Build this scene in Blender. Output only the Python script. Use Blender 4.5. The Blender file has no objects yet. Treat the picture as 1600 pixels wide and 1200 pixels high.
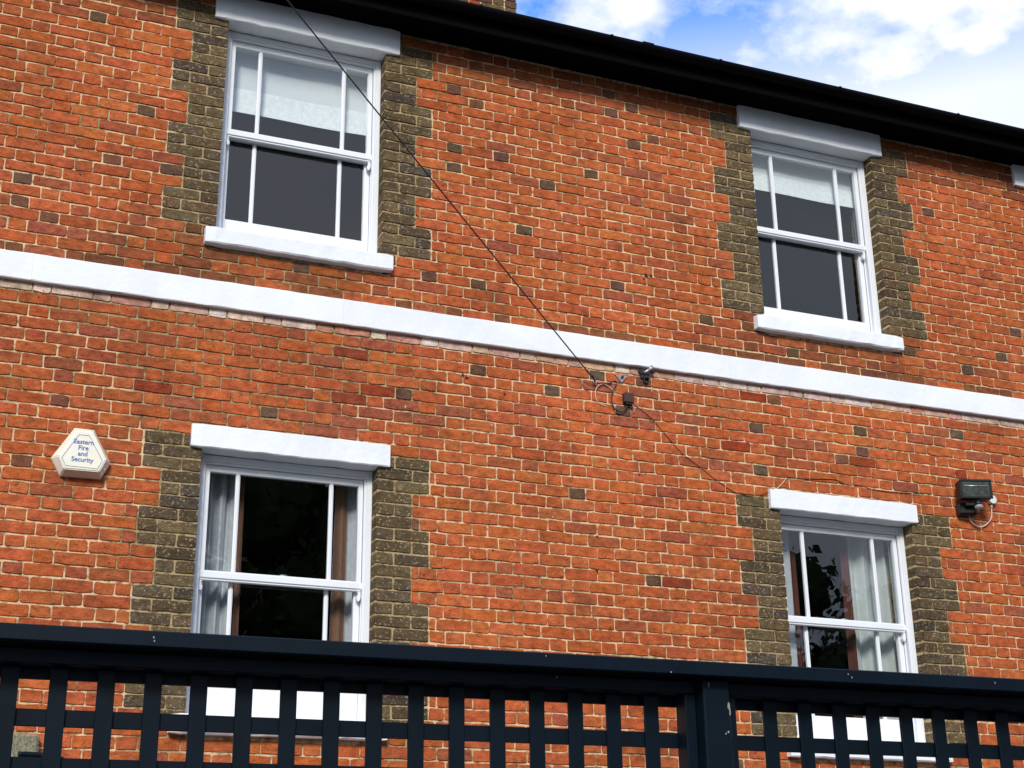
import bpy, bmesh, math, random
from mathutils import Vector, Matrix, Euler
random.seed(11)
S = bpy.context.scene
COL = S.collection
rad = math.radians

# ------------------------------------------------------------------ camera
CAM = Vector((-2.89081154, -8.29001657, -3.63495461))
CROT = (1.93141591, 0.01289061, -0.38711996)
cd = bpy.data.cameras.new('camera')
cd.sensor_width = 36.0
cd.lens = 2338.6866 / 1600 * 36
cd.clip_start = 0.05
cd.clip_end = 2000
cam = bpy.data.objects.new('camera', cd)
cam.location = CAM
cam.rotation_euler = CROT
COL.objects.link(cam)
S.camera = cam

# ------------------------------------------------------------------ sky, sun, exposure
SUN_EL, SUN_AZ = rad(30), rad(-155)      # azimuth measured from +Y towards +X
W = bpy.data.worlds.new('World')
S.world = W
W.use_nodes = True
nt = W.node_tree
nt.nodes.clear()
def N(nt, t, **kw):
    n = nt.nodes.new(t)
    for k, v in kw.items():
        setattr(n, k, v)
    return n
out = N(nt, 'ShaderNodeOutputWorld')
bg = N(nt, 'ShaderNodeBackground')
bg.inputs['Strength'].default_value = 0.1
sky = N(nt, 'ShaderNodeTexSky', sky_type='NISHITA')
sky.sun_disc = False
sky.sun_elevation = SUN_EL
sky.sun_rotation = SUN_AZ
sky.ozone_density = 3.0
sky.dust_density = 0.3
tc = N(nt, 'ShaderNodeTexCoord')
sep = N(nt, 'ShaderNodeSeparateXYZ')
nt.links.new(tc.outputs['Generated'], sep.inputs[0])
zz = N(nt, 'ShaderNodeMath', operation='MAXIMUM'); zz.inputs[1].default_value = 0.0
nt.links.new(sep.outputs['Z'], zz.inputs[0])
za = N(nt, 'ShaderNodeMath', operation='ADD'); za.inputs[1].default_value = 0.18
nt.links.new(zz.outputs[0], za.inputs[0])
dx = N(nt, 'ShaderNodeMath', operation='DIVIDE'); dy = N(nt, 'ShaderNodeMath', operation='DIVIDE')
nt.links.new(sep.outputs['X'], dx.inputs[0]); nt.links.new(za.outputs[0], dx.inputs[1])
nt.links.new(sep.outputs['Y'], dy.inputs[0]); nt.links.new(za.outputs[0], dy.inputs[1])
cmb = N(nt, 'ShaderNodeCombineXYZ')
nt.links.new(dx.outputs[0], cmb.inputs[0]); nt.links.new(dy.outputs[0], cmb.inputs[1])
cmb.inputs[2].default_value = 1.3
off = N(nt, 'ShaderNodeVectorMath', operation='ADD'); off.inputs[1].default_value = (-0.004, 0.076, 0.0)
nt.links.new(cmb.outputs[0], off.inputs[0])
cn = N(nt, 'ShaderNodeTexNoise'); cn.inputs['Scale'].default_value = 3.0
cn.inputs['Detail'].default_value = 8; cn.inputs['Roughness'].default_value = 0.56
nt.links.new(off.outputs[0], cn.inputs['Vector'])
cr = N(nt, 'ShaderNodeValToRGB')
cr.color_ramp.elements[0].position = 0.425; cr.color_ramp.elements[0].color = (0, 0, 0, 1)
cr.color_ramp.elements[1].position = 0.53; cr.color_ramp.elements[1].color = (1, 1, 1, 1)
nt.links.new(cn.outputs['Fac'], cr.inputs[0])
cn2 = N(nt, 'ShaderNodeTexNoise'); cn2.inputs['Scale'].default_value = 1.1
cn2.inputs['Detail'].default_value = 4
nt.links.new(cmb.outputs[0], cn2.inputs['Vector'])
cc = N(nt, 'ShaderNodeValToRGB')
cc.color_ramp.elements[0].position = 0.35; cc.color_ramp.elements[0].color = (6.1, 6.9, 8.0, 1)
cc.color_ramp.elements[1].position = 0.6; cc.color_ramp.elements[1].color = (8.4, 8.7, 9.2, 1)
nt.links.new(cn2.outputs['Fac'], cc.inputs[0])
skm = N(nt, 'ShaderNodeMix', data_type='RGBA', blend_type='MULTIPLY'); skm.inputs['Factor'].default_value = 1
skm.inputs['B'].default_value = (.22, 1.5, 3.1, 1)
nt.links.new(sky.outputs[0], skm.inputs['A'])
mx = N(nt, 'ShaderNodeMix', data_type='RGBA')
# haze: towards the horizon the blue gives way to pale cloud
hz = N(nt, 'ShaderNodeMapRange'); hz.inputs['From Min'].default_value = .50; hz.inputs['From Max'].default_value = .575
hz.inputs['To Min'].default_value = .92; hz.inputs['To Max'].default_value = 0.0
nt.links.new(zz.outputs[0], hz.inputs[0])
hm = N(nt, 'ShaderNodeMath', operation='MAXIMUM'); nt.links.new(cr.outputs[0], hm.inputs[0]); nt.links.new(hz.outputs[0], hm.inputs[1])
nt.links.new(hm.outputs[0], mx.inputs['Factor'])
nt.links.new(skm.outputs['Result'], mx.inputs['A'])
nt.links.new(cc.outputs[0], mx.inputs['B'])
nt.links.new(mx.outputs['Result'], bg.inputs['Color'])
nt.links.new(bg.outputs[0], out.inputs[0])

sl = bpy.data.lights.new('sun', 'SUN')
sl.energy = 2.6
sl.angle = rad(14)
sl.color = (1.0, 0.96, 0.9)
sun = bpy.data.objects.new('sun', sl)
sd = Vector((math.sin(SUN_AZ) * math.cos(SUN_EL), math.cos(SUN_AZ) * math.cos(SUN_EL), math.sin(SUN_EL)))
sun.rotation_euler = sd.to_track_quat('Z', 'Y').to_euler()
COL.objects.link(sun)
S.view_settings.view_transform = 'Standard'
S.view_settings.look = 'None'
S.view_settings.exposure = 0.3
S.view_settings.gamma = 1.0
S.view_settings.use_curve_mapping = False
S.render.engine = 'CYCLES'
S.render.resolution_x = 1024
S.render.resolution_y = 768

# ------------------------------------------------------------------ helpers
def mat(name, col, rough=0.7, metal=0.0, noise=0.0, nscale=8.0, bump=0.0, bscale=40.0, bdist=0.004, spec=None, detail=5):
    m = bpy.data.materials.new(name)
    m.use_nodes = True
    t = m.node_tree
    b = t.nodes['Principled BSDF']
    b.inputs['Base Color'].default_value = (*col, 1)
    b.inputs['Roughness'].default_value = rough
    b.inputs['Metallic'].default_value = metal
    if spec is not None:
        b.inputs['Specular IOR Level'].default_value = spec
    g = N(t, 'ShaderNodeNewGeometry')
    if noise:
        n = N(t, 'ShaderNodeTexNoise'); n.inputs['Scale'].default_value = nscale; n.inputs['Detail'].default_value = detail
        t.links.new(g.outputs['Position'], n.inputs['Vector'])
        r = N(t, 'ShaderNodeMapRange')
        r.inputs['From Min'].default_value = 0.3; r.inputs['From Max'].default_value = 0.7
        r.inputs['To Min'].default_value = 1 - noise; r.inputs['To Max'].default_value = 1 + noise
        t.links.new(n.outputs['Fac'], r.inputs[0])
        v = N(t, 'ShaderNodeVectorMath', operation='SCALE'); v.inputs[0].default_value = col
        t.links.new(r.outputs[0], v.inputs['Scale'])
        t.links.new(v.outputs[0], b.inputs['Base Color'])
    if bump:
        n = N(t, 'ShaderNodeTexNoise'); n.inputs['Scale'].default_value = bscale; n.inputs['Detail'].default_value = 6
        t.links.new(g.outputs['Position'], n.inputs['Vector'])
        bp = N(t, 'ShaderNodeBump'); bp.inputs['Strength'].default_value = bump; bp.inputs['Distance'].default_value = bdist
        t.links.new(n.outputs['Fac'], bp.inputs['Height'])
        t.links.new(bp.outputs[0], b.inputs['Normal'])
    return m

def ramp(t, src, p0, c0, p1, c1):
    r = N(t, 'ShaderNodeValToRGB')
    r.color_ramp.elements[0].position = p0; r.color_ramp.elements[0].color = c0
    r.color_ramp.elements[1].position = p1; r.color_ramp.elements[1].color = c1
    t.links.new(src, r.inputs[0])
    return r.outputs[0]
B0, W1 = (0, 0, 0, 1), (1, 1, 1, 1)

def brick_material(name, pits=(0.03, 0.014, 0.01), smear=(0.62, 0.42, 0.26), sm=0.68, ssc=30):
    m = bpy.data.materials.new(name); m.use_nodes = True
    t = m.node_tree; b = t.nodes['Principled BSDF']
    b.inputs['Roughness'].default_value = 0.92; b.inputs['Specular IOR Level'].default_value = 0.06
    a = N(t, 'ShaderNodeAttribute', attribute_name='tint')
    g = N(t, 'ShaderNodeNewGeometry')
    def noise(sc, det=5, st=(1, 1, 1), off=0.0, rough=0.55):
        mp = N(t, 'ShaderNodeMapping'); mp.inputs['Scale'].default_value = st; mp.inputs['Location'].default_value = (off, off * .7, off * .3)
        t.links.new(g.outputs['Position'], mp.inputs['Vector'])
        n = N(t, 'ShaderNodeTexNoise'); n.inputs['Scale'].default_value = sc; n.inputs['Detail'].default_value = det
        n.inputs['Roughness'].default_value = rough
        t.links.new(mp.outputs[0], n.inputs['Vector'])
        return n.outputs['Fac']
    # broad mottling and fine grain multiply the brick's own colour
    mo = noise(16, 4, (1, 1, 1.8))
    r1 = N(t, 'ShaderNodeMapRange'); r1.inputs['From Min'].default_value = .3; r1.inputs['From Max'].default_value = .7
    r1.inputs['To Min'].default_value = .62; r1.inputs['To Max'].default_value = 1.28
    t.links.new(mo, r1.inputs[0])
    fi = noise(170, 4, (1, 1, 1), 3)
    r2 = N(t, 'ShaderNodeMapRange'); r2.inputs['From Min'].default_value = .3; r2.inputs['From Max'].default_value = .7
    r2.inputs['To Min'].default_value = .68; r2.inputs['To Max'].default_value = 1.24
    t.links.new(fi, r2.inputs[0])
    mu = N(t, 'ShaderNodeMath', operation='MULTIPLY'); t.links.new(r1.outputs[0], mu.inputs[0]); t.links.new(r2.outputs[0], mu.inputs[1])
    sc = N(t, 'ShaderNodeVectorMath', operation='SCALE'); t.links.new(a.outputs['Color'], sc.inputs[0]); t.links.new(mu.outputs[0], sc.inputs['Scale'])
    # broad weathering across many bricks
    wv = N(t, 'ShaderNodeMapRange'); wv.inputs['From Min'].default_value = .32; wv.inputs['From Max'].default_value = .68
    wv.inputs['To Min'].default_value = .80; wv.inputs['To Max'].default_value = 1.14
    t.links.new(noise(1.3, 5, (1, 1, .7), 33), wv.inputs[0])
    sc0 = sc; sc = N(t, 'ShaderNodeVectorMath', operation='SCALE'); t.links.new(sc0.outputs[0], sc.inputs[0]); t.links.new(wv.outputs[0], sc.inputs['Scale'])
    # soot blotches
    so = ramp(t, noise(5.0, 6, (1, 1, 1), 9), .56, B0, .74, (.55, .55, .55, 1))
    m0 = N(t, 'ShaderNodeMix', data_type='RGBA'); t.links.new(so, m0.inputs['Factor']); t.links.new(sc.outputs[0], m0.inputs['A'])
    m0.inputs['B'].default_value = (.13, .05, .03, 1)
    # creases and drag marks
    pt = ramp(t, noise(36, 6, (1, 1, 1.5), 5, .68), .625, B0, .69, (.7, .7, .7, 1))
    m1 = N(t, 'ShaderNodeMix', data_type='RGBA'); t.links.new(pt, m1.inputs['Factor']); t.links.new(m0.outputs['Result'], m1.inputs['A'])
    m1.inputs['B'].default_value = (*pits, 1)
    # mortar smears left on the face
    s2 = ramp(t, noise(ssc, 6, (1, 1, 1.3), 21, .62), sm, B0, sm + .06, (.6, .6, .6, 1))
    m2 = N(t, 'ShaderNodeMix', data_type='RGBA'); t.links.new(s2, m2.inputs['Factor']); t.links.new(m1.outputs['Result'], m2.inputs['A'])
    m2.inputs['B'].default_value = (*smear, 1)
    t.links.new(m2.outputs['Result'], b.inputs['Base Color'])
    n2 = noise(60, 6, (1, 1, 1.7), 5, .6)
    ad = N(t, 'ShaderNodeMath', operation='SUBTRACT'); t.links.new(n2, ad.inputs[0]); t.links.new(pt, ad.inputs[1])
    bp = N(t, 'ShaderNodeBump'); bp.inputs['Strength'].default_value = .9; bp.inputs['Distance'].default_value = .007
    t.links.new(ad.outputs[0], bp.inputs['Height']); t.links.new(bp.outputs[0], b.inputs['Normal'])
    return m

def mortar_material():
    m = bpy.data.materials.new('mortar'); m.use_nodes = True
    t = m.node_tree; b = t.nodes['Principled BSDF']
    b.inputs['Roughness'].default_value = 0.95; b.inputs['Specular IOR Level'].default_value = 0.15
    g = N(t, 'ShaderNodeNewGeometry')
    def noise(sc, det=5, off=0.0):
        mp = N(t, 'ShaderNodeMapping'); mp.inputs['Location'].default_value = (off, off, off)
        t.links.new(g.outputs['Position'], mp.inputs['Vector'])
        n = N(t, 'ShaderNodeTexNoise'); n.inputs['Scale'].default_value = sc; n.inputs['Detail'].default_value = det
        t.links.new(mp.outputs[0], n.inputs['Vector'])
        return n.outputs['Fac']
    sx = N(t, 'ShaderNodeSeparateXYZ'); t.links.new(g.outputs['Position'], sx.inputs[0])
    # olive repointing: a belt round the left string course and patches elsewhere
    a = N(t, 'ShaderNodeMath', operation='ADD'); a.inputs[1].default_value = 1.15
    t.links.new(sx.outputs['X'], a.inputs[0])
    ab = N(t, 'ShaderNodeMath', operation='ABSOLUTE'); t.links.new(a.outputs[0], ab.inputs[0])
    z = N(t, 'ShaderNodeMath', operation='ADD'); z.inputs[1].default_value = 0.25
    t.links.new(sx.outputs['Z'], z.inputs[0])
    zb = N(t, 'ShaderNodeMath', operation='ABSOLUTE'); t.links.new(z.outputs[0], zb.inputs[0])
    s = N(t, 'ShaderNodeMath', operation='ADD'); t.links.new(ab.outputs[0], s.inputs[0]); t.links.new(zb.outputs[0], s.inputs[1])
    w = N(t, 'ShaderNodeMapRange'); w.inputs['From Min'].default_value = .8; w.inputs['From Max'].default_value = 1.5
    w.inputs['To Min'].default_value = .24; w.inputs['To Max'].default_value = 0.0
    t.links.new(s.outputs[0], w.inputs[0])
    av = N(t, 'ShaderNodeMath', operation='ADD'); t.links.new(noise(2.6, 6, 3), av.inputs[0]); t.links.new(w.outputs[0], av.inputs[1])
    f = ramp(t, av.outputs[0], .56, B0, .64, W1)
    # dirtier, darker joints in the quoins either side of each window column
    def absd(sock, c):
        a_ = N(t, 'ShaderNodeMath', operation='SUBTRACT'); a_.inputs[1].default_value = c; t.links.new(sock, a_.inputs[0])
        b_ = N(t, 'ShaderNodeMath', operation='ABSOLUTE'); t.links.new(a_.outputs[0], b_.inputs[0]); return b_.outputs[0]
    mn = N(t, 'ShaderNodeMath', operation='MINIMUM'); t.links.new(absd(sx.outputs['X'], -.88), mn.inputs[0]); t.links.new(absd(sx.outputs['X'], 3.0), mn.inputs[1])
    qd = absd(mn.outputs[0], .67)
    qf = N(t, 'ShaderNodeMapRange'); qf.inputs['From Min'].default_value = .12; qf.inputs['From Max'].default_value = .2
    qf.inputs['To Min'].default_value = .85; qf.inputs['To Max'].default_value = 0.0
    t.links.new(qd, qf.inputs[0])
    zq = absd(sx.outputs['Z'], -.15)
    zf = N(t, 'ShaderNodeMath', operation='GREATER_THAN'); zf.inputs[1].default_value = .66; t.links.new(zq, zf.inputs[0])
    qm = N(t, 'ShaderNodeMath', operation='MULTIPLY'); t.links.new(qf.outputs[0], qm.inputs[0]); t.links.new(zf.outputs[0], qm.inputs[1])
    mxx = N(t, 'ShaderNodeMath', operation='MAXIMUM'); t.links.new(f, mxx.inputs[0]); t.links.new(qm.outputs[0], mxx.inputs[1])
    mm = N(t, 'ShaderNodeMix', data_type='RGBA'); t.links.new(mxx.outputs[0], mm.inputs['Factor'])
    mm.inputs['A'].default_value = (.70, .50, .29, 1); mm.inputs['B'].default_value = (.36, .27, .14, 1)
    d = ramp(t, noise(28, 6, 8), .36, (.42, .36, .30, 1), .52, W1)
    mu = N(t, 'ShaderNodeMix', data_type='RGBA', blend_type='MULTIPLY'); mu.inputs['Factor'].default_value = 1
    t.links.new(mm.outputs['Result'], mu.inputs['A']); t.links.new(d, mu.inputs['B'])
    t.links.new(mu.outputs['Result'], b.inputs['Base Color'])
    bp = N(t, 'ShaderNodeBump'); bp.inputs['Strength'].default_value = .9; bp.inputs['Distance'].default_value = .005
    t.links.new(noise(70, 5, 1), bp.inputs['Height']); t.links.new(bp.outputs[0], b.inputs['Normal'])
    return m

def glass_material():
    m = bpy.data.materials.new('window_glass'); m.use_nodes = True
    t = m.node_tree; t.nodes.clear()
    o = N(t, 'ShaderNodeOutputMaterial')
    tr = N(t, 'ShaderNodeBsdfTransparent'); tr.inputs[0].default_value = (.93, .95, .95, 1)
    gl = N(t, 'ShaderNodeBsdfGlossy'); gl.inputs['Roughness'].default_value = 0.0
    fr = N(t, 'ShaderNodeFresnel'); fr.inputs['IOR'].default_value = 1.78
    g = N(t, 'ShaderNodeNewGeometry')
    n = N(t, 'ShaderNodeTexNoise'); n.inputs['Scale'].default_value = 3.0; n.inputs['Detail'].default_value = 1
    t.links.new(g.outputs['Position'], n.inputs['Vector'])
    bp = N(t, 'ShaderNodeBump'); bp.inputs['Strength'].default_value = .05; bp.inputs['Distance'].default_value = .004
    t.links.new(n.outputs['Fac'], bp.inputs['Height'])
    t.links.new(bp.outputs[0], gl.inputs['Normal'])
    mxs = N(t, 'ShaderNodeMixShader')
    fb = N(t, 'ShaderNodeMath', operation='SUBTRACT'); fb.inputs[0].default_value = 1.0; t.links.new(g.outputs['Backfacing'], fb.inputs[1])
    fm = N(t, 'ShaderNodeMath', operation='MULTIPLY'); t.links.new(fr.outputs[0], fm.inputs[0]); t.links.new(fb.outputs[0], fm.inputs[1])
    t.links.new(fm.outputs[0], mxs.inputs[0]); t.links.new(tr.outputs[0], mxs.inputs[1]); t.links.new(gl.outputs[0], mxs.inputs[2])
    t.links.new(mxs.outputs[0], o.inputs[0])
    return m

def white_masonry():
    m = mat('white_masonry_paint', (.80, .82, .84), .75, noise=.05, nscale=3, bump=.5, bscale=28, bdist=.006)
    t = m.node_tree; b = t.nodes['Principled BSDF']
    src = b.inputs['Base Color'].links[0].from_socket
    g = N(t, 'ShaderNodeNewGeometry')
    n = N(t, 'ShaderNodeTexNoise'); n.inputs['Scale'].default_value = 34; n.inputs['Detail'].default_value = 6; n.inputs['Roughness'].default_value = .62
    t.links.new(g.outputs['Position'], n.inputs['Vector'])
    f = ramp(t, n.outputs['Fac'], .70, B0, .76, (.5, .5, .5, 1))
    mm = N(t, 'ShaderNodeMix', data_type='RGBA'); t.links.new(f, mm.inputs['Factor']); t.links.new(src, mm.inputs['A'])
    mm.inputs['B'].default_value = (.42, .40, .38, 1)
    t.links.new(mm.outputs['Result'], b.inputs['Base Color'])
    return m

M_BRICK = brick_material('red_brick')
M_STOCK = brick_material('stock_brick', pits=(.02, .016, .012), smear=(.46, .36, .23), sm=.575, ssc=62)
M_MORTAR = mortar_material()
M_WHITE = white_masonry()
M_JOIN = mat('white_gloss_paint', (.80, .82, .84), .35, noise=.02, nscale=6)
M_GLASS = glass_material()
M_BLACK = mat('black_paint', (.002, .002, .0022), .85, spec=.04)
M_GUTTER = mat('black_gutter', (.002, .002, .003), .5, spec=.07)
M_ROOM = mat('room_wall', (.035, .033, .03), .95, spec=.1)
M_BLIND = mat('blind_fabric', (.74, .76, .76), .9, noise=.04, nscale=4, bump=.2, bscale=60)
M_BLIND2 = mat('blind_lace', (.86, .88, .88), .9, noise=.08, nscale=40, bump=.3, bscale=80)
M_CGREY = mat('grey_curtain', (.50, .51, .54), .95, noise=.1, nscale=30)
M_CCREAM = mat('cream_curtain', (.52, .54, .52), .95, noise=.06, nscale=20)
M_CBROWN = mat('brown_lining', (.22, .11, .07), .95, noise=.1, nscale=30)
M_CRED = mat('red_lining', (.10, .028, .018), .95, noise=.1, nscale=30)
M_FENCE = mat('navy_paint', (.0024, .0080, .0150), .45, noise=.18, nscale=9, bump=.3, bscale=140, bdist=.001, spec=.16)
M_CHIP = mat('chipped_wood', (.30, .28, .22), .9, noise=.3, nscale=60)
M_BOX = mat('cream_plastic', (.82, .78, .64), .45, noise=.04, nscale=10, bump=.06, bscale=60, bdist=.002)
M_INK = mat('blue_ink', (.06, .13, .42), .6)
M_METAL = mat('galvanised_metal', (.42, .44, .46), .4, .8, noise=.25, nscale=60)
M_DMETAL = mat('dark_metal', (.03, .03, .034), .45, .5)
M_BPLAST = mat('black_plastic', (.006, .006, .007), .4)
M_LENS = mat('lamp_glass', (.055, .065, .058), .12, noise=.4, nscale=30)
M_BROWNBOX = mat('brown_plastic', (.06, .022, .014), .5)
M_CABLE = mat('black_cable', (.010, .009, .010), .5)
M_WCABLE = mat('white_cable', (.62, .55, .48), .5)
M_SLATE = mat('roof_slate', (.09, .09, .10), .7, noise=.3, nscale=5, bump=.4, bscale=12)
M_STONE = mat('lichened_concrete', (.20, .19, .12), .95, noise=.5, nscale=70, bump=.9, bscale=120, bdist=.006)
M_WOOD = mat('weathered_wood', (.16, .12, .08), .9, noise=.3, nscale=8)
M_BARK = mat('bark', (.10, .08, .06), .95, noise=.3, nscale=10)
M_LEAF = mat('foliage', (.05, .085, .025), .8, noise=.4, nscale=3)
M_GROUND = mat('tarmac', (.055, .055, .055), .9, noise=.25, nscale=3, bump=.5, bscale=80)

def link(name, me, parent=None, m=None, loc=None):
    o = bpy.data.objects.new(name, me)
    COL.objects.link(o)
    if m is not None and me is not None:
        me.materials.append(m)
    if parent is not None: o.parent = parent
    if loc is not None: o.location = loc
    return o

def thing(name, label, cat, loc=(0, 0, 0), rz=0.0, group=None):
    o = link(name, None)
    o.location = loc; o.rotation_euler = (0, 0, rz)
    o['label'] = label; o['category'] = cat
    if group: o['group'] = group
    return o

def tag(o, label, cat, group=None):
    o['label'] = label; o['category'] = cat
    if group: o['group'] = group
    return o

class MB:
    def __init__(s): s.v = []; s.f = []; s.c = []; s.sm = []
    def quad(s, *pts, smooth=False, col=None):
        i = len(s.v); s.v += [tuple(p) for p in pts]; s.f.append(tuple(range(i, i + len(pts)))); s.sm.append(smooth); s.c.append(col)
    def box(s, x0, x1, y0, y1, z0, z1, ch=0.0, col=None):
        """box with optional chamfer on all edges (built from 24 corner points)"""
        if x1 < x0: x0, x1 = x1, x0
        if y1 < y0: y0, y1 = y1, y0
        if z1 < z0: z0, z1 = z1, z0
        if ch <= 0:
            i = len(s.v)
            s.v += [(x0, y0, z0), (x1, y0, z0), (x1, y1, z0), (x0, y1, z0), (x0, y0, z1), (x1, y0, z1), (x1, y1, z1), (x0, y1, z1)]
            for f in ((0, 3, 2, 1), (4, 5, 6, 7), (0, 1, 5, 4), (1, 2, 6, 5), (2, 3, 7, 6), (3, 0, 4, 7)):
                s.f.append(tuple(i + k for k in f)); s.sm.append(False); s.c.append(col)
            return
        bm = bmesh.new()
        vs = [bm.verts.new(p) for p in [(x0, y0, z0), (x1, y0, z0), (x1, y1, z0), (x0, y1, z0), (x0, y0, z1), (x1, y0, z1), (x1, y1, z1), (x0, y1, z1)]]
        for f in ((0, 3, 2, 1), (4, 5, 6, 7), (0, 1, 5, 4), (1, 2, 6, 5), (2, 3, 7, 6), (3, 0, 4, 7)):
            bm.faces.new([vs[k] for k in f])
        bmesh.ops.bevel(bm, geom=bm.edges[:], offset=ch, segments=1, affect='EDGES', clamp_overlap=True)
        s.add_bm(bm, col); bm.free()
    def add_bm(s, bm, col=None, smooth=False):
        i = len(s.v); bm.verts.index_update()
        s.v += [tuple(v.co) for v in bm.verts]
        for f in bm.faces:
            s.f.append(tuple(i + v.index for v in f.verts)); s.sm.append(smooth); s.c.append(col)
    def prism(s, poly, y0, y1, col=None):
        """polygon in XZ (counter-clockwise seen from -Y) extruded y0 (front) to y1"""
        n = len(poly); i = len(s.v)
        s.v += [(x, y0, z) for x, z in poly] + [(x, y1, z) for x, z in poly]
        s.f.append(tuple(range(i, i + n))); s.f.append(tuple(range(i + 2 * n - 1, i + n - 1, -1)))
        s.sm += [False, False]; s.c += [col, col]
        for k in range(n):
            q = (k + 1) % n
            s.f.append((i + k, i + n + k, i + n + q, i + q)); s.sm.append(False); s.c.append(col)
    def tube(s, pts, r, seg=8, cap=True, smooth=True):
        pts = [Vector(p) for p in pts]; n = len(pts)
        rs = r if isinstance(r, (list, tuple)) else [r] * n
        i0 = len(s.v); up = None
        for k, p in enumerate(pts):
            d = (pts[min(k + 1, n - 1)] - pts[max(k - 1, 0)]).normalized()
            if up is None:
                a = Vector((0, 0, 1)) if abs(d.z) < .9 else Vector((1, 0, 0))
                up = (a - d * a.dot(d)).normalized()
            else:
                up = (up - d * up.dot(d)).normalized()
            q = d.cross(up)
            for j in range(seg):
                an = 2 * math.pi * j / seg
                s.v.append(tuple(p + (up * math.cos(an) + q * math.sin(an)) * rs[k]))
        for k in range(n - 1):
            for j in range(seg):
                a = i0 + k * seg + j; b = i0 + k * seg + (j + 1) % seg
                s.f.append((a, b, b + seg, a + seg)); s.sm.append(smooth); s.c.append(None)
        if cap:
            s.f.append(tuple(i0 + j for j in range(seg - 1, -1, -1))); s.f.append(tuple(i0 + (n - 1) * seg + j for j in range(seg)))
            s.sm += [False, False]; s.c += [None, None]
    def build(s, name, m=None, parent=None, attr=None, loc=None):
        me = bpy.data.meshes.new(name)
        me.from_pydata(s.v, [], s.f)
        me.polygons.foreach_set('use_smooth', s.sm)
        if attr:
            a = me.color_attributes.new(attr, 'FLOAT_COLOR', 'CORNER')
            buf = []
            for p, c in zip(me.polygons, s.c):
                buf += list((c or (1, 1, 1)) + (1.0,)) * p.loop_total
            a.data.foreach_set('color', buf)
        me.update()
        return link(name, me, parent, m, loc)

def smooth_path(pts, n=6):
    pts = [Vector(p) for p in pts]; o = []
    for i in range(len(pts) - 1):
        p0 = pts[max(i - 1, 0)]; p1 = pts[i]; p2 = pts[i + 1]; p3 = pts[min(i + 2, len(pts) - 1)]
        for k in range(n):
            t = k / n
            o.append(.5 * ((2 * p1) + (p2 - p0) * t + (2 * p0 - 5 * p1 + 4 * p2 - p3) * t * t + (3 * p1 - p0 - 3 * p2 + p3) * t ** 3))
    o.append(pts[-1]); return o

RC = Euler(CROT).to_matrix()
F = 2338.6866
def pj(p):
    q = RC.transposed() @ (Vector(p) - CAM)
    if q.z > -.01: return None
    return 800 + F * q.x / -q.z, 600 - F * q.y / -q.z

GZ = CAM.z - 1.6          # ground level
CO = .075                 # one brick course

# ------------------------------------------------------------------ ground
g = MB(); g.quad((-300, -300, GZ), (300, -300, GZ), (300, 300, GZ), (-300, 300, GZ))
o = g.build('ground', M_GROUND); o['kind'] = 'structure'

# ------------------------------------------------------------------ the house
house = thing('brick_house', 'red brick house front with white lintels, sills and string course under black eaves', 'house')
HW = .528
WIN = [  # centre x, sill top, lintel underside, lintel x0, x1, lintel top, sill x0, x1
    (-.880, .50, 2.0, -1.503, -.258, 2.190, -1.480, -.289),
    (3.000, .50, 2.0, 2.366, 3.616, 2.190, 2.376, 3.598),
    (-.880, -2.42, -.905, -1.480, -.279, -.764, -1.500, -.277),
    (3.000, -2.42, -.905, 2.387, 3.572, -.768, 2.378, 3.618)]
XL, XR = -4.6, 6.6
WT = 2.192                 # top of wall at the soffit
Y_M = .0065                # mortar face

# mortar / wall slab with openings
def slab():
    mb = MB()
    xs = sorted([XL, XR] + [w[0] - HW - .004 for w in WIN[:2]] + [w[0] + HW + .004 for w in WIN[:2]])
    def pier(x0, x1, z0, z1):
        nx = max(1, int((x1 - x0) / .35)); nz = max(1, int((z1 - z0) / .35))
        mb.box(x0, x1, Y_M, .33, z0, z1, col=None)
    pier(xs[0], xs[1], GZ, WT); pier(xs[2], xs[3], GZ, WT); pier(xs[4], xs[5], GZ, WT)
    for a, b, up, lo in ((xs[1], xs[2], WIN[0], WIN[2]), (xs[3], xs[4], WIN[1], WIN[3])):
        pier(a, b, up[2] + .004, WT)
        pier(a, b, lo[2] + .004, up[1] - .085)
        pier(a, b, GZ, lo[1] - .085)
    return mb
wb = slab()
wall = wb.build('front_wall', M_MORTAR, house)

# quoin widths: list of (k0, k1, wide?)
def quoin_w(r):
    """width in half bricks of the dark quoin in course r, or 0"""
    if -28 <= r < -7: return 3 if ((r + 28) // 3) % 2 == 0 else 2
    if 11 <= r < 33: return 3 if ((r - 11) // 3) % 2 == 0 else 2
    return 0
HB = .1125
DK = [(-2.55, -9), (-2.2, -25), (-1.86, -17), (-1.7, -12), (1.47, -23), (0.46, -19), (0.13, -17), (1.12, -19), (1.31, -28), (1.49, -27), (1.3, -26), (0.14, -25), (0.8, -17), (0.1, -25), (0.13, -19), (0.14, -17), (0.53, -20), (-0.05, -6), (0.29, -6), (0.33, 2), (-0.19, 5), (-0.16, 6), (-0.03, 7), (1.97, -6), (2.66, -4), (2.33, 4), (2.32, 8), (1.16, 1), (0.81, 3), (1.33, 4), (0.97, 12), (-2.02, -3), (4.03, -22), (4.78, -28), (4.48, -24), (3.69, -6), (4.75, -10), (4.53, -7), (4.18, -5), (3.98, 19), (-2.57, -9), (-2.56, -7), (-2.38, -6), (-2.64, -5), (-0.84, -5), (-0.47, 1), (-0.31, 7), (-1.01, 8), (-0.81, 6), (4.73, -10), (4.19, -5), (3.17, 3), (3.19, 5), (4.07, 2), (4.15, 4), (0.98, 12), (1.49, 19), (0.63, -12), (1.3, -8), (1.96, -6), (1.82, -16)]
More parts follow.
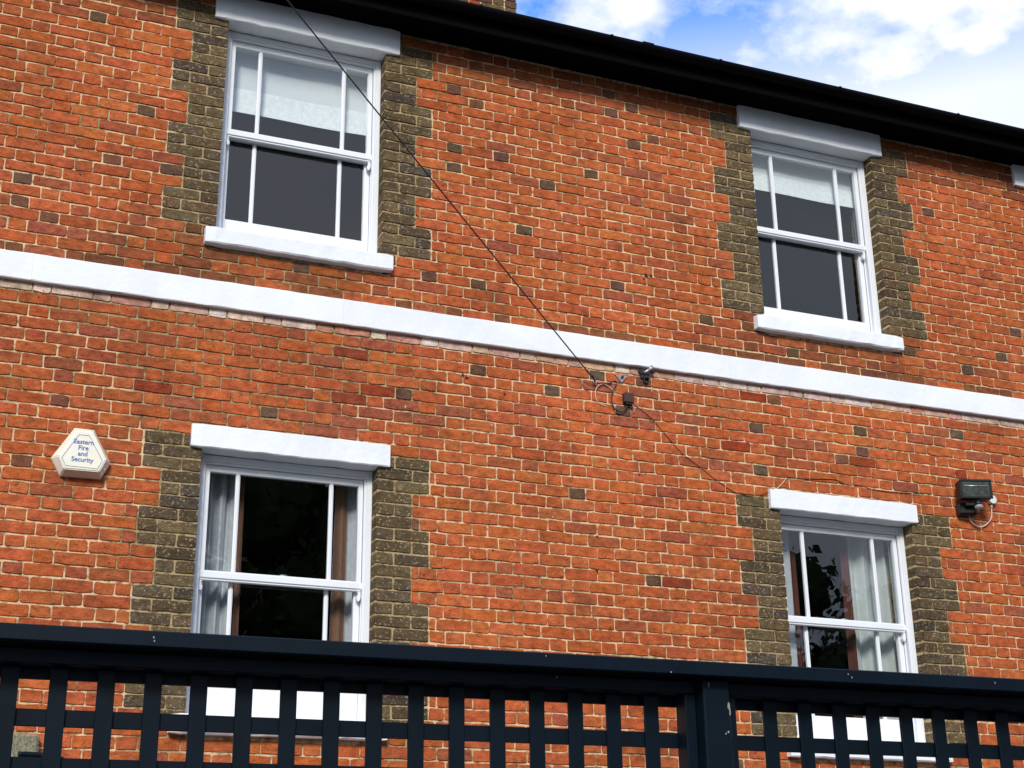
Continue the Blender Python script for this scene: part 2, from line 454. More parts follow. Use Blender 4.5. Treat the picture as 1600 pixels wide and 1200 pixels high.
MD = [(1.44, -20), (1.63, -20), (-2.39, -5), (-2.2, -5), (-2.03, -5), (-2.58, -3), (-2.38, -3), (-2.03, 3), (-2.21, 6), (4.47, 9), (4.38, 19), (-2.44, -9), (-2.57, -9), (-1.53, 9), (-1.52, 8), (-1.32, -5), (0.45, -10), (0.8, -10), (0.02, -3), (-0.19, 7), (0.16, 6), (1.99, 8), (2.16, 8), (1.84, 4), (1.83, 5), (1.22, 2), (1.5, 4), (1.31, 5), (1.49, 5), (1.15, 7), (1.55, 2), (-0.85, -4), (-0.66, 3), (-0.56, 8), (-0.64, 9), (-0.19, 5), (4.36, -5), (3.9, 2), (2.83, 5), (3.46, 8), (0.48, 21), (0.46, -10), (0.62, -6), (1.48, -17), (-1.68, -3), (-1.51, -3), (0.61, -6), (0.46, 21)]
DR = [(2.15, 6), (-1.69, 7), (3.98, 6), (3.17, 6), (2.34, 1), (-0.49, 6), (1.65, 19), (-0.44, 5), (-0.5, 2)]

def near(lst, x0, x1, r):
    return any(q[1] == r and x0 <= q[0] <= x1 for q in lst)

rb = random.Random(5)
def red_tint(x0, x1, r):
    xc = (x0 + x1) / 2
    j = lambda a: 1 + rb.uniform(-a, a)
    if near(DK, x0, x1, r) and x1 - x0 < .15: c = rb.choice([(.135, .070, .046), (.12, .074, .046), (.15, .066, .046)])
    elif near(DR, x0, x1, r): c = (.29, .048, .020)
    elif near(MD, x0, x1, r) or near(DK, x0, x1, r): c = (.34, .090, .048)
    else:
        u = rb.random()
        if u < .015 and x1 - x0 < .15: c = (.20, .075, .045)
        elif u < .06: c = (.35, .088, .042)
        elif u < .20: c = (.41, .092, .036)
        elif u < .80: c = (.46, .106, .038)
        else: c = (.48, .122, .044)
    if r == 0:                       # paint bloom on the course below the band
        w = rb.uniform(.25, .8); c = tuple(a * (1 - w) + b * w for a, b in zip(c, (.78, .66, .60)))
    elif r == -3 and rb.random() < .75:
        c = tuple(a * (1 - .7) + b * .7 for a, b in zip(c, (.13, .06, .03)))
    elif -7 <= r <= -4 and any(w[6] - .1 < xc < w[7] + .05 for w in WIN[:2]):  # soot below the sills, with the sill's underside shadow tinted into the upper courses
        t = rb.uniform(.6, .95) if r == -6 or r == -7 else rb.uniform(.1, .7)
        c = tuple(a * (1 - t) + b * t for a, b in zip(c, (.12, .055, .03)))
    elif r <= -26:  # shade of the eaves worked into the brick tint of the top courses
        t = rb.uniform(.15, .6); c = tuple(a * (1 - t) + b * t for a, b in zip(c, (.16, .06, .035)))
    elif -8 < r < 10 and xc < -.45 and rb.random() < .45:
        c = tuple(a * .7 + b * .3 for a, b in zip(c, (.24, .075, .04)))
    k = j(.06)
    return (c[0] * k * 1.04, c[1] * k * 1.10 * j(.07), c[2] * k * 1.02 * j(.12))
def stock_tint():
    u = rb.random(); k = rb.uniform(.8, 1.25)
    c = (.122, .087, .045) if u < .55 else (.102, .074, .044) if u < .82 else (.140, .103, .050) if u < .90 else (.082, .064, .047)
    return tuple(a * k for a in c)

def brick_mesh(mb, x0, x1, z0, z1, tint, yb=.022, rv=0, y_f=0.0, edge=None):
    """irregular fired brick: wavy outline, worn arris, slightly proud of the mortar"""
    u = rb.uniform
    yf = y_f + u(-.0028, .0012)
    w = x1 - x0; h = z1 - z0
    cut = min(.012, w * .18)
    ca, cb, cc_, cd_ = [u(.002, cut) for _ in range(4)]
    e = .0024
    tl = u(-.0022, .0022)
    rc = random.Random
    xs = [x0 + w * .36 + u(-.02, .02) * w, x0 + w * .68 + u(-.02, .02) * w] if w > .15 else [x0 + w * .5]
    pts = [(x0 + ca, z0 + tl + u(-e, e))]
    pts += [(x, z0 + u(-e * 1.6, e * 1.2)) for x in xs]
    pts += [(x1 - cb, z0 - tl + u(-e, e)), (x1 + u(-e, e), z0 + cb * .6), (x1 + u(-e, e), z1 - cc_ * .6), (x1 - cc_, z1 - tl + u(-e, e))]
    pts += [(x, z1 + u(-e * 1.2, e * 1.4)) for x in reversed(xs)]
    pts += [(x0 + cd_, z1 + tl + u(-e, e)), (x0 + u(-e, e), z1 - cd_ * .6), (x0 + u(-e, e), z0 + ca * .6)]
    if rv:   # side that returns into the window reveal stays straight
        pts = [(x1 if (rv == 1 and p[0] > x1 - .0035) else x0 if (rv == -1 and p[0] < x0 + .0035) else p[0], p[1]) for p in pts]
    b = .0022
    cx, cz = (x0 + x1) / 2, (z0 + z1) / 2
    ins = []
    for x, z in pts:
        ix = x - b if x > x1 - .014 else x + b if x < x0 + .014 else x
        iz = z - b if z > cz else z + b
        ins.append((ix, iz))
    n = len(pts); i = len(mb.v)
    mb.v += [(x, yf, z) for x, z in ins] + [(x, yf + .0032, z) for x, z in pts] + [(x, yb, z) for x, z in pts]
    mb.f.append(tuple(range(i, i + n))); mb.sm.append(False); mb.c.append(tint)
    for k in range(n):
        q = (k + 1) % n
        mb.f.append((i + k, i + n + k, i + n + q, i + q)); mb.sm.append(True); mb.c.append(tint)
        mb.f.append((i + n + k, i + 2 * n + k, i + 2 * n + q, i + n + q)); mb.sm.append(False); mb.c.append(tint)

bricks = []   # (kind, x0, x1, z0, z1, rv, tint)
def hidden(x0, x1, z0, z1):
    if z0 > -.02 and z1 < .15: return True
    for w in WIN:
        if w[3] < x0 and x1 < w[4] and z0 > w[2] and z1 < w[5]: return True
        if w[6] < x0 and x1 < w[7] and z0 > w[1] - .11 and z1 < w[1]: return True
    return False
R0, R1 = -29, int(-GZ / CO)
for r in range(R0, R1):
    z1 = -r * CO; z0 = z1 - CO
    zc = (z0 + z1) / 2
    jb = rb.uniform(.0042, .0062)
    bz0, bz1 = z0 + jb, z1 - .0045
    phase = (.142 if r % 2 else .31) + rb.uniform(-.008, .008)
    # spans of red brick in this course
    qs = quoin_w(r)
    up = z0 < 1.999 and z1 > .43
    lo = z0 < -.906 and z1 > -2.49
    cuts = []
    row = WIN[:2] if r < 5 else WIN[2:]
    if qs or up or lo:
        for w in row:
            a, b = w[0] - HW, w[0] + HW
            open_ = (w[1] - .075 < zc < w[2])
            q = qs * HB * 1.0
            cuts.append((a - q if (qs or open_) else a, b + q if (qs or open_) else b))
            if qs:
                ix = r + 28 if r < 0 else r - 11
                for sgn, e0 in ((-1, a), (1, b)):
                    # bricks away from the opening edge
                    if qs == 2: pat = [2] if ix % 2 == 1 else [1, 1]
                    else: pat = [1, 2] if ix % 2 == 0 else [2, 1]
                    pos = 0
                    for bi, wd in enumerate(pat):
                        pa, pb = e0 + sgn * pos * HB, e0 + sgn * (pos + wd) * HB
                        pos += wd
                        lx, rx = min(pa, pb), max(pa, pb)
                        first = bi == 0
                        rv = 0
                        if first and open_: rv = 1 if sgn < 0 else -1
                        jl = .0045 + rb.uniform(0, .002)
                        xa = lx + (0 if rv == -1 else jl); xb = rx - (0 if rv == 1 else jl)
                        if rv: xa, xb = (xa + rb.uniform(0, .003), xb) if rv == -1 else (xa, xb - rb.uniform(0, .003))
                        if not hidden(xa, xb, bz0, bz1):
                            bricks.append(('q', xa, xb, bz0 + rb.uniform(0, .0015), bz1 - rb.uniform(0, .0015), rv, stock_tint()))
                    if not open_ and sgn < 0:       # course passing between lintel and quoin
                        cuts[-1] = (a - q, b + q)
            if not open_ and qs:
                # behind lintel or sill: nothing visible between the jambs
                pass
    cuts.sort()
    spans = []; x = XL
    for a, b in cuts:
        spans.append((x, a)); x = b
    spans.append((x, XR))
    for a, b in spans:
        n0 = int((a - phase) // .3375) - 1
        edges = []
        n = n0
        while phase + n * .3375 - .056 < b + .4:
            c = phase + n * .3375
            edges += [c - .05625, c + .05625]; n += 1
        edges = [e + rb.uniform(-.006, .006) for e in edges if a + .035 < e < b - .035]
        edges = [a] + edges + [b]
        for e0, e1 in zip(edges, edges[1:]):
            jl = .0042 + rb.uniform(-.0008, .0016); jr = .0042 + rb.uniform(-.0008, .0016)
            xa, xb = e0 + jl, e1 - jr
            if hidden(xa, xb, bz0, bz1): continue
            za, zb = bz0 + rb.uniform(-.001, .0018), bz1 - rb.uniform(-.001, .0018)
            if bz1 > WT - .003: zb = min(zb, WT - .004)
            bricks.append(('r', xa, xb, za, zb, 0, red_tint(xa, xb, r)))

PLUGS = [(1.541, 0.677, 0.014, 0), (1.58, 0.678, 0.012, 0), (1.524, 0.645, 0.007, 0), (1.541, -0.171, 0.005, 1), (1.585, -0.166, 0.006, 1), (0.199, -0.236, 0.008, 0), (0.225, -0.25, 0.009, 0), (0.234, -0.24, 0.005, 1), (0.482, -0.329, 0.008, 0), (0.393, -0.551, 0.006, 1), (0.527, -0.612, 0.006, 1), (-0.18, -0.498, 0.007, 1), (0.797, -1.11, 0.005, 1), (0.394, -1.358, 0.009, 0), (1.103, -1.207, 0.006, 0), (1.095, -1.43, 0.009, 0), (1.418, -0.768, 0.006, 0), (2.616, -0.029, 0.006, 1), (0.517, 0.659, 0.006, 0), (0.353, 0.562, 0.006, 0), (0.279, 1.157, 0.006, 0), (1.324, 0.985, 0.006, 0), (1.54, -0.558, 0.006, 0), (3.773, 0.614, 0.006, 0), (2.386, -0.011, 0.006, 0), (-0.762, -0.471, 0.004, 1), (-1.495, 0.336, 0.004, 1), (-2.237, 0.722, 0.006, 0), (4.144, 0.228, 0.005, 0), (3.81, -0.412, 0.005, 1), (3.957, -0.598, 0.008, 1)]
M_HOLE = mat('dark_hole', (.03, .018, .012), .95)
M_PLUG = mat('pale_plug', (.55, .52, .46), .7)
# old fixings: drill holes, plugs and a blown spot in the wall face
for x, z, r_, m_ in PLUGS:
    mb = MB(); n = 7; poly = []
    for k in range(n):
        a = 2 * math.pi * k / n; q = rb.uniform(.6, 1.15); poly.append((x + r_ * q * math.cos(a), z + r_ * q * math.sin(a)))
    mb.prism(poly, -.0052, .004); mb.build('wall_plug' if m_ else 'drill_hole', M_PLUG if m_ else M_HOLE, wall)

def area(b):
    x0, x1, z0, z1 = b[1:5]
    ps = [pj((x, 0, z)) for x, z in ((x0, z0), (x1, z0), (x1, z1), (x0, z1))]
    if any(p is None for p in ps): return 0
    cx = sum(p[0] for p in ps) / 4; cy = sum(p[1] for p in ps) / 4
    if not (12 < cx < 1588 and 8 < cy): return 0
    if cy > 965 + cx * .057: return 0
    if 0 < sum(1 for w in WIN if w[3] < (x0 + x1) / 2 < w[4] and w[2] < (z0 + z1) / 2 < w[5]): return 0
    s = 0
    for i in range(4):
        p, q = ps[i], ps[(i + 1) % 4]; s += p[0] * q[1] - p[1] * q[0]
    return abs(s) / 2
for kind, nm, m in (('r', 'brick', M_BRICK), ('q', 'quoin_brick', M_STOCK)):
    lst = [b for b in bricks if b[0] == kind]
    lst.sort(key=lambda b: -area(b))
    rest = MB()
    for i, b in enumerate(lst):
        mb = MB() if i < 300 else rest
        brick_mesh(mb, b[1], b[2], b[3], b[4], b[6], yb=(.118 if b[5] else .02), rv=b[5])
        if i < 300: mb.build(nm, m, wall, 'tint')
    o = rest.build('bricks' if kind == 'r' else 'quoin_bricks', m, wall, 'tint'); o['kind'] = 'stuff'

# ---- string course: painted blocks butted end to end
sc_ = MB(); sc_.box(XL, XR, .012, .05, -.012, .145)
band = sc_.build('string_course', M_WHITE, house)
xs = [XL, -3.6, -2.45, -.6, .72, 2.135, 3.02, 3.98, 4.46, 5.6, XR]
for a, b in zip(xs, xs[1:]):
    mb = MB(); bm = bmesh.new()
    dz = rb.uniform(-.0004, .0004)
    nseg = max(3, int((b - a) / .07))
    ring = []
    for k in range(nseg + 1):
        x = a + .0003 + (b - a - .0006) * k / nseg
        j = lambda s=.0012: rb.uniform(-s, s)
        prof = [(-.033 + j(), -.018 + dz + j()), (-.036 + j(), -.013 + dz + j()), (-.036 + j(), .145 + dz + j()), (-.031 + j(), .151 + dz + j()), (.0055, .156 + dz), (.0055, -.018 + dz)]
        ring.append([(x, y, z) for y, z in prof])
    i0 = len(mb.v)
    for rg in ring: mb.v += rg
    for k in range(nseg):
        for q in range(6):
            a_ = i0 + k * 6 + q; b_ = i0 + k * 6 + (q + 1) % 6
            mb.f.append((a_, a_ + 6, b_ + 6, b_)); mb.sm.append(False); mb.c.append(None)
    mb.f.append(tuple(i0 + q for q in range(6))); mb.f.append(tuple(i0 + nseg * 6 + q for q in range(5, -1, -1))); mb.sm += [False] * 2; mb.c += [None] * 2
    mb.build('band_stone', M_WHITE, band)

# ---- windows
def rough_bar(mb, x0, x1, y0, y1, z0, z1, amp=.0025, ytop=None, ch=.006):
    """long cast block with slightly uneven painted faces; ytop = extra height at the back of the top (weathering)"""
    n = max(4, int((x1 - x0) / .06)); i0 = len(mb.v)
    up = ytop or 0
    for k in range(n + 1):
        e = 0 if 0 < k < n else ch * .7
        x = x0 + (x1 - x0) * k / n
        j = lambda: rb.uniform(-amp, amp)
        zt0, zb0 = z1 + j() - e, z0 + j() + e
        mb.v += [(x, y0 + ch + j() * .4, zb0), (x, y0 + j() * .6 + e, zb0 + ch), (x, y0 + j() * .6 + e, zt0 - ch), (x, y0 + ch + j() * .4, zt0),
                 (x, y1, zt0 + up), (x, y1, zb0)]
    for k in range(n):
        for q in range(6):
            a_ = i0 + k * 6 + q; b_ = i0 + k * 6 + (q + 1) % 6
            mb.f.append((a_, a_ + 6, b_ + 6, b_)); mb.sm.append(False); mb.c.append(None)
    mb.f.append(tuple(i0 + q for q in range(5, -1, -1))); mb.f.append(tuple(i0 + n * 6 + q for q in range(6))); mb.sm += [False] * 2; mb.c += [None] * 2

def sash(win, cx, y, zb, zt, hw, stile, top, bot, bars, parent_name, horns=False):
    mb = MB(); t = .036; c = .0025
    mb.box(cx - hw, cx - hw + stile, y, y + t, zb, zt, c)
    mb.box(cx + hw - stile, cx + hw, y, y + t, zb, zt, c)
    mb.box(cx - hw + stile - .001, cx + hw - stile + .001, y + .0015, y + t - .0015, zt - top, zt - .0005, c)
    mb.box(cx - hw + stile - .001, cx + hw - stile + .001, y + .0015, y + t - .0015, zb + .0005, zb + bot, c)
    # inner glazing moulding
    gx0, gx1, gz0, gz1 = cx - hw + stile, cx + hw - stile, zb + bot, zt - top
    if horns:
        for s_ in (-1, 1):
            xo = cx + s_ * (hw - .001); xi = cx + s_ * (hw - stile + .004)
            pr = [(0, .004), (0, -.030), (.18, -.052), (.55, -.060), (.85, -.054), (1, -.038), (.8, -.028), (.62, -.012), (1, .004)]
            poly = [(xo + (xi - xo) * a, zb + b) for a, b in pr]
            if s_ < 0: poly = poly[::1]
            else: poly = poly[::-1]
            mb.prism(poly, y + .004, y + .030)
    o = mb.build(parent_name, M_JOIN, win)
    xb = [cx - .284, cx + .284]
    if bars:
        for bx in xb:
            b_ = MB()
            b_.prism([(bx - .0125, gz0 - .001), (bx + .0125, gz0 - .001), (bx + .0125, gz1 + .001), (bx - .0125, gz1 + .001)], y + .010, y + .028)
            b_.prism([(bx - .006, gz0), (bx + .006, gz0), (bx + .006, gz1), (bx - .006, gz1)], y + .0035, y + .0098)
            b_.build('glazing_bar', M_JOIN, win)
    gx = [gx0] + [q for bx in xb for q in (bx - .012, bx + .012)] + [gx1]
    for a, b in zip(gx[::2], gx[1::2]):
        p = MB(); ty = rb.uniform(-.0009, .0009)
        p.box(a - .003, b + .003, y + .0165, y + .0205, gz0 - .003, gz1 + .003)
        p.build('pane', M_GLASS, win)
    return o

for wi, (cx, zb, zt, l0, l1, lt, s0, s1) in enumerate(WIN):
    win = MB()
    H = zt - zb
    ja = HW + .001
    # box frame: jambs, head, cill
    win.box(cx - ja, cx - .498, .095, .25, zb - .02, zt - .001, .002)
    win.box(cx + .498, cx + ja, .095, .25, zb - .02, zt - .001, .002)
    win.box(cx - .4985, cx + .4985, .0965, .25, zt - .040, zt - .002, .002)
    win.box(cx - .4985, cx + .4985, .1035, .2485, zt - .052, zt - .0405, .001)
    for s_ in (-1, 1):   # staff and parting beads
        win.box(cx + s_ * .4975, cx + s_ * .482, .103, .1215, zb, zt - .053, .002)
        win.box(cx + s_ * .4975, cx + s_ * .487, .1585, .1660, zb, zt - .053, .001)
    win.box(cx - .4975, cx + .4975, .0975, .2475, zb - .0185, zb + .022, .003)
    w = win.build('sash_window', M_JOIN, house)
    mz = zb + (.735 if wi < 2 else .775)
    sash(w, cx, .123, mz, zt - .0535, .481, .030, .040, .058, True, 'upper_sash', horns=True)
    sash(w, cx, .167, zb + .0225, mz + .056, .4865, .038, .045, .150 if wi < 2 else .165, True, 'lower_sash')
    ms = MB(); ms.box(cx - .484, cx + .484, .1165, .1225, mz + .012, mz + .050, .003); ms.build('meeting_rail', M_JOIN, w)
    ft = MB(); ft.tube([(cx - .006, .160, mz + .066), (cx + .03, .162, mz + .070), (cx + .05, .164, mz + .062)], .006, 6); ft.build('sash_fastener', M_METAL, w)
    ll = MB(); rough_bar(ll, l0, l1, -.032, .0945, zt, lt, .0022); ll.build('lintel', M_WHITE, w)
    ss = MB(); rough_bar(ss, s0, s1, -.060, .0945, zb - .112, zb - .004, .003, ytop=.02, ch=.009); ss.build('sill', M_WHITE, w)
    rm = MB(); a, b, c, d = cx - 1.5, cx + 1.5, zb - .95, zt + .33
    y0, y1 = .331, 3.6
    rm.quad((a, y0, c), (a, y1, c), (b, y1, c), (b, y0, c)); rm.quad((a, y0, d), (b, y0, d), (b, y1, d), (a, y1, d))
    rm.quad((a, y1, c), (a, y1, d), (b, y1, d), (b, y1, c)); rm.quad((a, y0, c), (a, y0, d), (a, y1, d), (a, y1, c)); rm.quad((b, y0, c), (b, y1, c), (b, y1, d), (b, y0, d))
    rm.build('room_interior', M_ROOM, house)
# far right lintel, cut by the edge of the photograph
ll = MB(); rough_bar(ll, 4.885, 6.10, -.032, .006, 2.0, 2.190, .0022); ll.build('lintel', M_WHITE, house)

# ---- eaves, gutter, roof, chimney
e = MB(); e.box(XL - .1, XR + .1, -.235, .33, WT + .001, WT + .02); e.build('soffit', M_BLACK, house)
e = MB(); e.box(XL - .1, XR + .1, -.258, -.236, WT - .035, WT + .125, .002); fas = e.build('fascia', M_BLACK, house)
gt = MB(); GY, GZt, GR = -.313, 2.293, .052
n = 12; i0 = 0
prof = [(GY + GR * math.cos(math.pi + math.pi * k / n), GZt + GR * math.sin(math.pi + math.pi * k / n)) for k in range(n + 1)]
profi = [(GY + (GR - .004) * math.cos(math.pi + math.pi * k / n), GZt + (GR - .004) * math.sin(math.pi + math.pi * k / n)) for k in range(n, -1, -1)]
pr = prof + profi
for x in (XL - .1, XR + .1): gt.v += [(x, y, z) for y, z in pr]
L_ = len(pr)
for k in range(L_):
    q = (k + 1) % L_; gt.f.append((k, q, q + L_, k + L_)); gt.sm.append(True); gt.c.append(None)
gut = gt.build('gutter', M_GUTTER, house)
for x, w_, big in ((1.174, .02, 0), (1.456, .085, 1), (2.037, .02, 0), (3.046, .02, 0), (4.110, .02, 0), (.2, .02, 0), (-.9, .02, 0), (5.1, .02, 0)):
    b_ = MB(); R2 = GR + (.007 if big else .004); pp = [(GY + R2 * math.cos(math.pi + math.pi * k / 10), GZt + .004 + R2 * math.sin(math.pi + math.pi * k / 10)) for k in range(11)] + [(GY + .03, GZt + .006), (GY - .03, GZt + .006)]
    i = 0
    for xx in (x - w_ / 2, x + w_ / 2): b_.v += [(xx, y, z) for y, z in pp]
    m_ = len(pp)
    for k in range(m_):
        q = (k + 1) % m_; b_.f.append((k, q, q + m_, k + m_)); b_.sm.append(False); b_.c.append(None)
    b_.f.append(tuple(range(m_ - 1, -1, -1))); b_.f.append(tuple(range(m_, 2 * m_))); b_.sm += [False] * 2; b_.c += [None] * 2
    b_.build('gutter_union' if big else 'gutter_bracket', M_GUTTER, gut)
rf = MB(); sl_ = math.tan(rad(29)); yr = 4.2
za = WT + .13
for i in range(24):
    y0 = -.27 + i * (yr + .27) / 24; y1 = -.27 + (i + 1) * (yr + .27) / 24 + .03
    rf.box(0, 0, 0, 0, 0, 0) if False else None
    z0_, z1_ = za + (y0 + .27) * sl_, za + (y1 + .27) * sl_
    rf.quad((XL - .1, y0, z0_ + .012), (XR + .1, y0, z0_ + .012), (XR + .1, y1, z1_ + .002), (XL - .1, y1, z1_ + .002))
    rf.quad((XL - .1, y0, z0_), (XR + .1, y0, z0_), (XR + .1, y0, z0_ + .012), (XL - .1, y0, z0_ + .012))
zr = za + (yr + .27) * sl_
rf.quad((XL - .1, yr, zr), (XR + .1, yr, zr), (XR + .1, yr + 4, zr - 4 * sl_), (XL - .1, yr + 4, zr - 4 * sl_))
rf.build('roof', M_SLATE, house)
ch = MB(); ch.box(.505, 1.452, 2.008, 2.6, 3.2, 5.6); chim = ch.build('chimney', M_MORTAR, house)
for r in range(32):
    z0 = 3.2 + r * CO; x = .50 - (.056 if r % 2 else .17)
    k = 0
    while x < 1.455:
        w_ = .225 if k % 2 == 0 else .1125
        a, b = max(x + .005, .500), min(x + w_ - .005, 1.458)
        if b - a > .03:
            mb = MB(); ti = rb.choice([(.16, .10, .05), (.42, .10, .035), (.12, .07, .045), (.36, .08, .03)])
            brick_mesh(mb, a, b, z0 + .005, z0 + CO - .005, ti, yb=2.02, y_f=2.0); mb.build('brick', M_BRICK, chim, 'tint')
        x += w_; k += 1
cr_ = MB(); cr_.box(.44, 1.52, 1.94, 2.66, 5.6, 5.75, .01); cr_.build('chimney_cap', M_STONE, chim)

# ------------------------------------------------------------------ blinds and curtains behind the glass
def pleat(name, label, x0, x1, parts, grp, y=.222, sag=0.0):
    t = thing(name, label, 'blind', ((x0 + x1) / 2, y, parts[0][0]), group=grp)
    cx = (x0 + x1) / 2; zb = parts[0][0]
    for i, (z0, z1, m, dy) in enumerate(parts):
        mb = MB(); n = 16
        for k in range(n):
            xa, xb = x0 + (x1 - x0) * k / n - cx, x0 + (x1 - x0) * (k + 1) / n - cx
            f = lambda xx: .004 * math.sin(xx * 9 + i)
            sg = lambda xx: -sag * (1 - (2 * xx / (x1 - x0)) ** 2)
            mb.quad((xa, dy + f(xa), z0 - zb + sg(xa)), (xb, dy + f(xb), z0 - zb + sg(xb)), (xb, dy + f(xb) + .008, z1 - zb + .004), (xa, dy + f(xa) + .008, z1 - zb + .004), smooth=True)
            mb.quad((xa, dy + .004 + f(xa), z0 - zb + sg(xa)), (xa, dy + f(xa) + .012, z1 - zb + .004), (xb, dy + f(xb) + .012, z1 - zb + .004), (xb, dy + .004 + f(xb), z0 - zb + sg(xb)), smooth=True)
            mb.quad((xa, dy + f(xa), z0 - zb + sg(xa)), (xa, dy + .004 + f(xa), z0 - zb + sg(xa)), (xb, dy + .004 + f(xb), z0 - zb + sg(xb)), (xb, dy + f(xb), z0 - zb + sg(xb)))
        mb.build('blind_fold' if i else 'blind_hem', m, t)
    return t
gb = 'half lowered blinds in the upper windows'
pleat('window_blind', 'pale folded blind with textured hem inside the upper left window', -1.37, -.385, [(1.485, 1.540, M_BLIND2, 0), (1.54, 1.665, M_BLIND2, .012), (1.665, 2.02, M_BLIND, .024)], gb, sag=.004)
pleat('window_blind', 'plain pale blind with one deep white fold inside the upper right window', 2.51, 3.505, [(1.655, 1.80, M_BLIND2, 0), (1.80, 2.02, M_BLIND, .014)], gb)

def curtain(label, x0, x1, z0, z1, m, edges, folds, ph, grp, flare=0.0, y=.315, amp=.024):
    t = thing('curtain', label, 'curtain', ((x0 + x1) / 2, y, z0), group=grp)
    cx = (x0 + x1) / 2
    def sheet(a, b, m_, nm, dy=0.0):
        mb = MB(); n = max(6, int((b - a) / .008)); nz = 10
        for th in (0, .003):
            i0 = len(mb.v)
            for j in range(nz + 1):
                zz_ = (z1 - z0) * j / nz
                fl = flare * (1 - j / nz)
                for k in range(n + 1):
                    x = a + (b - a) * k / n
                    s = (x - x0) / (x1 - x0)
                    yy = amp * math.sin(s * folds * 2 * math.pi + ph + .5 * math.sin(j * .35 + ph)) + amp * .35 * math.sin(s * folds * 5.1 * math.pi + ph * 2)
                    mb.v.append((x - cx + fl * (s - .5), yy + dy + th, zz_))
            for j in range(nz):
                for k in range(n):
                    p = i0 + j * (n + 1) + k
                    q = (p, p + 1, p + n + 2, p + n + 1)
                    mb.f.append(q if th == 0 else q[::-1]); mb.sm.append(True); mb.c.append(None)
        mb.build(nm, m_, t)
    sheet(x0, x1, m, 'curtain_panel')
    for a, b, m_, nm in edges: sheet(a, b, m_, nm, -.006)
    return t
gc = 'curtains behind the lower windows'
curtain('grey gathered curtain with brown edge at left side of lower left window', -1.42, -1.085, -2.6, -.93, M_CGREY, [(-1.125, -1.083, M_CBROWN, 'lining_edge')], 4.4, .6, gc, amp=.028)
curtain('grey curtain with broad brown edge at right side of lower left window', -.515, -.34, -2.6, -.93, M_CGREY, [(-.515, -.445, M_CBROWN, 'lining_edge')], 2.0, 2.0, gc, flare=.05, amp=.014)
curtain('narrow grey curtain with dark red edge at left side of lower right window', 2.50, 2.77, -2.6, -.93, M_CGREY, [(2.712, 2.772, M_CRED, 'lining_edge')], 2.2, 1.0, gc, amp=.014)
curtain('wide cream curtain in deep folds filling right half of lower right window', 3.135, 3.62, -2.6, -.93, M_CCREAM, [(3.132, 3.172, M_CRED, 'lining_edge')], 3.1, 3.4, gc, amp=.030)

# ------------------------------------------------------------------ alarm box
t = thing('alarm_box', 'cream six-sided alarm box lettered in blue, fixed left of the lower left window', 'alarm box', (-2.080, -.002, -1.02))
outl = [(-.051, .149), (.056, .148), (.161, -.038), (.113, -.133), (-.105, -.137), (-.162, -.039)]
face = [(-.040, .117), (.044, .116), (.128, -.038), (.096, -.110), (-.092, -.112), (-.126, -.040)]
bm = bmesh.new()
def ringv(p, y): return [bm.verts.new((x, y, z)) for x, z in p]
r0, r1, r2 = ringv(outl, 0), ringv(outl, -.022), ringv(face, -.082)
for a, b in ((r0, r1), (r1, r2)):
    for k in range(6):
        q = (k + 1) % 6; bm.faces.new([a[k], a[q], b[q], b[k]])
bm.faces.new(r2[::-1]); bm.faces.new(r0)
bmesh.ops.recalc_face_normals(bm, faces=bm.faces[:])
bmesh.ops.bevel(bm, geom=[e_ for e_ in bm.edges if all(v.co.y < -.01 for v in e_.verts)], offset=.005, segments=2, affect='EDGES')
mb = MB(); mb.add_bm(bm); bm.free(); mb.build('cover', M_BOX, t)
brd = [(-.030, .091), (.026, .092), (.107, -.046), (.086, -.096), (-.086, -.094), (-.110, -.050)]
mb = MB()
for k in range(6):
    q = (k + 1) % 6; a = Vector((brd[k][0], -.0832, brd[k][1])); b = Vector((brd[q][0], -.0832, brd[q][1]))
    mb.tube([a, b], .0011, 4)
mb.build('printed_border', M_INK, t)
for ln, zc_, sz in (('Eastern', .048, .0365), ('Fire', .013, .0365), ('and', -.021, .0365), ('Security', -.055, .0365)):
    cu = bpy.data.curves.new('lettering', 'FONT'); cu.body = ln; cu.size = sz; cu.align_x = 'CENTER'; cu.extrude = .0004; cu.offset = .0006
    cu.space_character = 1.0
    to = bpy.data.objects.new('tmp', cu); COL.objects.link(to)
    bpy.context.view_layer.update()
    me = bpy.data.meshes.new_from_object(to); bpy.data.objects.remove(to)
    o = link('lettering', me, t, M_INK); o.location = (.0, -.0832, zc_ - .008); o.rotation_euler = (rad(90), 0, 0)
for x, z in ((-.098, .038), (.112, -.005), (.125, -.085)):
    mb = MB(); mb.tube([(x, -.048, z), (x, -.056, z)], .0055, 8); mb.build('screw', M_METAL, t)

# ------------------------------------------------------------------ floodlight, conduit box, cables
FL = Vector((4.008, -.118, -.647))
fl = thing('floodlight', 'black security floodlight with sensor, high on the brick wall right of the lower right window', 'floodlight', FL, rad(-16))
mb = MB(); mb.box(-.117, .117, -.040, .030, -.070, .068, .010); fb = mb.build('lamp_housing', M_BPLAST, fl)
mb = MB(); mb.box(-.117, .117, -.052, -.0405, .053, .069, .003); mb.box(-.117, .117, -.052, -.0405, -.071, -.057, .003); mb.box(-.117, -.100, -.052, -.0405, -.0565, .0525, .003); mb.box(.100, .117, -.052, -.0405, -.0565, .0525, .003); mb.build('lamp_rim', M_BPLAST, fb)
mb = MB(); mb.box(-.0995, .0995, -.046, -.0408, -.0565, .0525, .001); mb.build('lamp_glass', M_LENS, fb)
mb = MB(); mb.tube([(-.09, -.0475, .02), (.09, -.0475, .02)], .005, 8); mb.build('lamp_tube', M_METAL, fb)
mb = MB()
for k in range(5): mb.box(-.11 + k * .05, -.105 + k * .05, .031, .052, -.06, .06)
